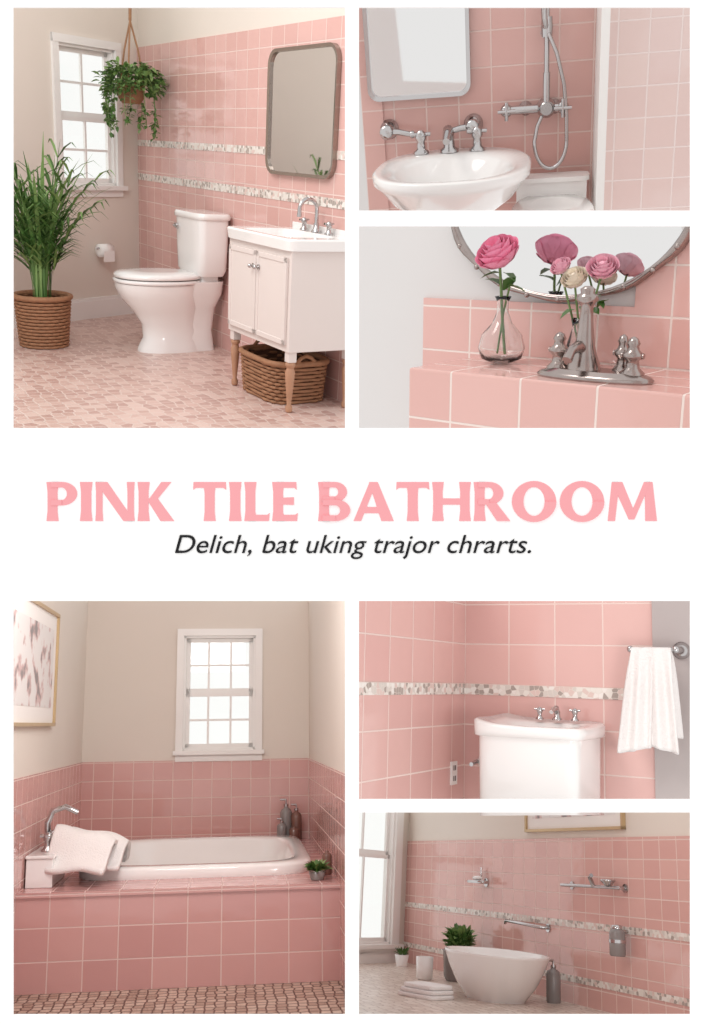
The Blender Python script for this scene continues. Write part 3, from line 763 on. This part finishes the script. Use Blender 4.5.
for k, (xa, xb, zb) in enumerate(((-.19,-.10,-.47), (-.11,-.02,-.43))):
    nx, nz = 24, 14; vs = []
    for j in range(nx+1):
        u = j/nx
        for i in range(nz*2+1):
            t = (i-nz)/nz; zz = zb*abs(t) if t < 0 else zb*.85*t
            y = (.018+.012*abs(t))*(1 if t > 0 else -1)
            fl = 1+.45*abs(t); xm = (xa+xb)/2
            o = .016*sin(u*3.2*pi+k*2+t)*min(1, abs(t)*2.5)
            vs.append((xm+(xa+(xb-xa)*u-xm)*fl - .04*abs(t)*(1-k) + .01*abs(t)*k, y+o, zz+.014*(1-abs(t))+.03*u*abs(t)*(1-2*k)))
    ny = nz*2+1; b.add(vs, [(j*ny+i, (j+1)*ny+i, (j+1)*ny+i+1, j*ny+i+1) for j in range(nx) for i in range(ny-1)], M_towel, True)
o = b.obj('hand_towel', W5 @ T(-.87, Y5-.16, .155), sub=1); s_ = o.modifiers.new('th', 'SOLIDIFY'); s_.thickness = .014

# ================================================================== ROOM 6 : vessel tub and window
X6, Y6 = 4.23, 9.59
b = B(); b.box((1.5,4.2,-.05), (X6+.06,10.2,0), M_floor6); b.obj('floor.002', W6, clip=CL[6])
b = B(); b.box((X6,4.2,0), (X6+.06,Y6+.1,1.10), T6); b.obj('wall_tiled_long', W6, clip=CL[6])
b = B(); b.box((X6+.01,4.2,1.10), (X6+.06,Y6+.1,2.2), M_cream); b.obj('wall_upper_long', W6, clip=CL[6])
b = B(); b.box((X6-.004,4.2,.495), (X6,Y6,.54), M_band); b.box((X6-.004,4.2,.14), (X6,Y6,.182), M_band); b.obj('trim_mosaic_long', W6, clip=CL[6])
WV = W6 @ T(X6, Y6) @ RZ(30)
v0, v1, q0, q1 = .22, 1.05, .16, 1.75
b = B()
b.box((-v0,0,0), (.3,.06,2.2), M_cream); b.box((-3,0,0), (-v1,.06,2.2), M_cream)
b.box((-v1,0,0), (-v0,.06,q0), M_cream); b.box((-v1,0,q1), (-v0,.06,2.2), M_cream)
b.obj('wall_window_long', WV, clip=CL[6])
b = B(); window(b, v1-v0, q1-q0, 2, 1, sashes=2, tr=.11); b.obj('window_3', WV @ T(-v1, 0, q0), clip=CL[6])
b = B(); b.box((-3,-.02,0), (0,0,.1), M_trim); b.obj('baseboard_long', WV, clip=CL[6])
b = B()
b.loft([ring(0,0,z,a,c,56,2.2) for z,a,c in [(0,.20,.26),(.015,.21,.27),(.10,.27,.37),(.20,.315,.45),(.285,.34,.51),(.30,.345,.52),(.305,.338,.51),(.30,.325,.49),(.2,.28,.42),(.08,.2,.3),(.05,.06,.08)]], M_cer)
b.lathe([(.02,0),(.02,.006)], M_chrome, c=(0,0,.05))
b.obj('vessel_basin', W6 @ T(3.71, 6.80) @ RZ(0) @ Matrix.Diagonal((.92, .9, 1, 1)))
b = B()
for k, (w, l) in enumerate(((.13,.18),(.125,.17),(.115,.155))):
    b.loft([ring(.01*k,0,.028*k+z,a,c,32,5) for z,a,c in [(0,w-.006,l-.006),(.006,w,l),(.02,w,l),(.026,w-.006,l-.006)]], M_towel)
b.obj('folded_towels', W6 @ T(3.20, 6.85) @ RZ(20))
b = B(); b.lathe([(.05,0),(.065,.01),(.07,.17),(.065,.17),(.055,.02),(0,.02)], M_cer, 24); b.obj('ceramic_cup', W6 @ T(3.72, 8.0))
b = B(); b.lathe([(.05,0),(.065,.1),(.06,.1),(0,.08)], M_cer, 24)
for i in range(30):
    a = random.uniform(0, 2*pi); leafpatch(b, (.02*cos(a),.02*sin(a),.09), (cos(a),sin(a),random.uniform(.4,1.8)), random.uniform(.05,.1), .012, M_leaf)
b.obj('small_potted_herb', W6 @ T(4.0, 9.1))
b = B(); b.lathe([(.10,0),(.12,.03),(.13,.22),(.14,.23),(.12,.23),(0,.21)], M_greyb, 28)
for i in range(320):
    a = random.uniform(0, 2*pi); e = random.uniform(-.1, 1.5)
    c = V((.08*cos(a)*random.random(), .08*sin(a)*random.random(), .22+random.random()*.12))
    leafpatch(b, c, (cos(a)*cos(e), sin(a)*cos(e), sin(e)), random.uniform(.06,.12), .02, random.choice([M_leaf, M_leaf2, M_leaf2]))
b.obj('potted_fern', W6 @ T(4.0, 7.95))
b = B(); bottle(b, 0, 0, .05, .27, M_greyb); b.obj('soap_dispenser', W6 @ T(4.10, 6.68))
b = B()
for y in (-.32, .32):
    b.cyl((0,y,0), (-.07,y,0), .012, M_chrome); b.cyl((0,y,0), (-.01,y,0), .028, M_chrome)
b.cyl((-.07,-.36,0), (-.07,.36,0), .011, M_chrome)
b.lathe([(.02,0),(.05,.03),(.05,.04),(.0,.02)], M_chrome, c=(-.07,-.22,.01)); b.tube([(-.07,-.05,0),(-.1,-.05,.06),(-.12,-.1,.07)], .014, M_chrome)
b.obj('towel_rail', W6 @ T(X6, 6.30, .775))
b = B(); b.cyl((0,0,0), (-.01,0,0), .035, M_chrome); b.cyl((0,0,0), (-.08,0,0), .012, M_chrome)
b.loft([ring(-.09,0,z,a,c,28,3) for z,a,c in [(-.01,.05,.13),(.0,.055,.14),(.012,.05,.13)]], M_chrome); b.ell((-.09,0,.03), (.035,.06,.02), M_cer)
b.cyl((-.03,.05,0), (-.03,.05,.12), .008, M_chrome); b.obj('soap_dish', W6 @ T(X6, 7.92, .76))
b = B()
b.cyl((0,-.25,0), (-.01,-.25,0), .03, M_chrome); b.tube([(0,-.25,0),(-.06,-.25,.0),(-.08,-.2,.005),(-.08,.1,.015),(-.08,.25,.02),(-.07,.28,.0)], .012, M_chrome); b.obj('grab_bar', W6 @ T(X6, 7.2, .47))
b = B(); b.cyl((0,0,.05), (-.06,0,.05), .01, M_chrome); b.lathe([(.045,-.1),(.052,-.09),(.052,.04),(.04,.06),(.03,.065)], M_greyb, 20, c=(-.085,0,0)); b.lathe([(.055,-.02),(.055,0)], M_chrome, 20, c=(-.085,0,0))
b.lathe([(.035,.065),(.035,.085),(.01,.09)], M_chrome, 20, c=(-.085,0,0)); b.obj('wall_soap_jar', W6 @ T(X6, 5.97, .46))
b = B(); picture(b, 1.3, .5, .02, M_gold, .08); b.obj('framed_print', W6 @ T(X6+.009, 6.62, 1.40) @ RZ(180))

# ------------------------------------------------------------------ light
w = bpy.data.worlds.new('daylight'); SC.world = w; w.use_nodes = True
bg = w.node_tree.nodes['Background']; bg.inputs[0].default_value = (1.0, .99, .98, 1); bg.inputs[1].default_value = 1.05
sd = bpy.data.lights.new('sun', 'SUN'); sd.energy = .75; sd.angle = radians(22); sd.color = (1, .97, .93)
so = bpy.data.objects.new('sun', sd); so.rotation_euler = V((.6, .3, -.75)).to_track_quat('-Z', 'Y').to_euler(); COL.objects.link(so)
def area(name, W, loc, tgt, size, e):
    l = bpy.data.lights.new(name, 'AREA'); l.energy = e; l.size = size; l.color = (1, .98, .96)
    o = bpy.data.objects.new(name, l); COL.objects.link(o)
    p = W @ V(loc); q = W @ V(tgt)
    o.location = p; o.rotation_euler = (q-p).to_track_quat('-Z', 'Y').to_euler()
area('fill_light_bath', W4, (-.3, 5.2, 2.55), (-.3, 8.3, .7), .9, 32)  # added fill to brighten the tub room; no ceiling fixture here
area('fill_light_vanity', W1, (.8, 4.5, 3.1), (2.3, 8.0, 1.0), 1.2, 50)  # unseen fill lamp, added to lift the window wall and toilet side
area('fill_light_basin', Matrix(), (1.25, 2.3, -.75), tuple(W6 @ V((3.7, 7.4, .3))), .5, 12)  # extra fill behind the display wall, added to brighten room 6; no real lamp

cd = bpy.data.cameras.new('camera'); cd.sensor_fit = 'VERTICAL'; cd.sensor_height = 36; cd.lens = 36*1000/1024; cd.clip_start = .05
co = bpy.data.objects.new('camera', cd); co.rotation_euler = (radians(90), 0, 0); COL.objects.link(co); SC.camera = co
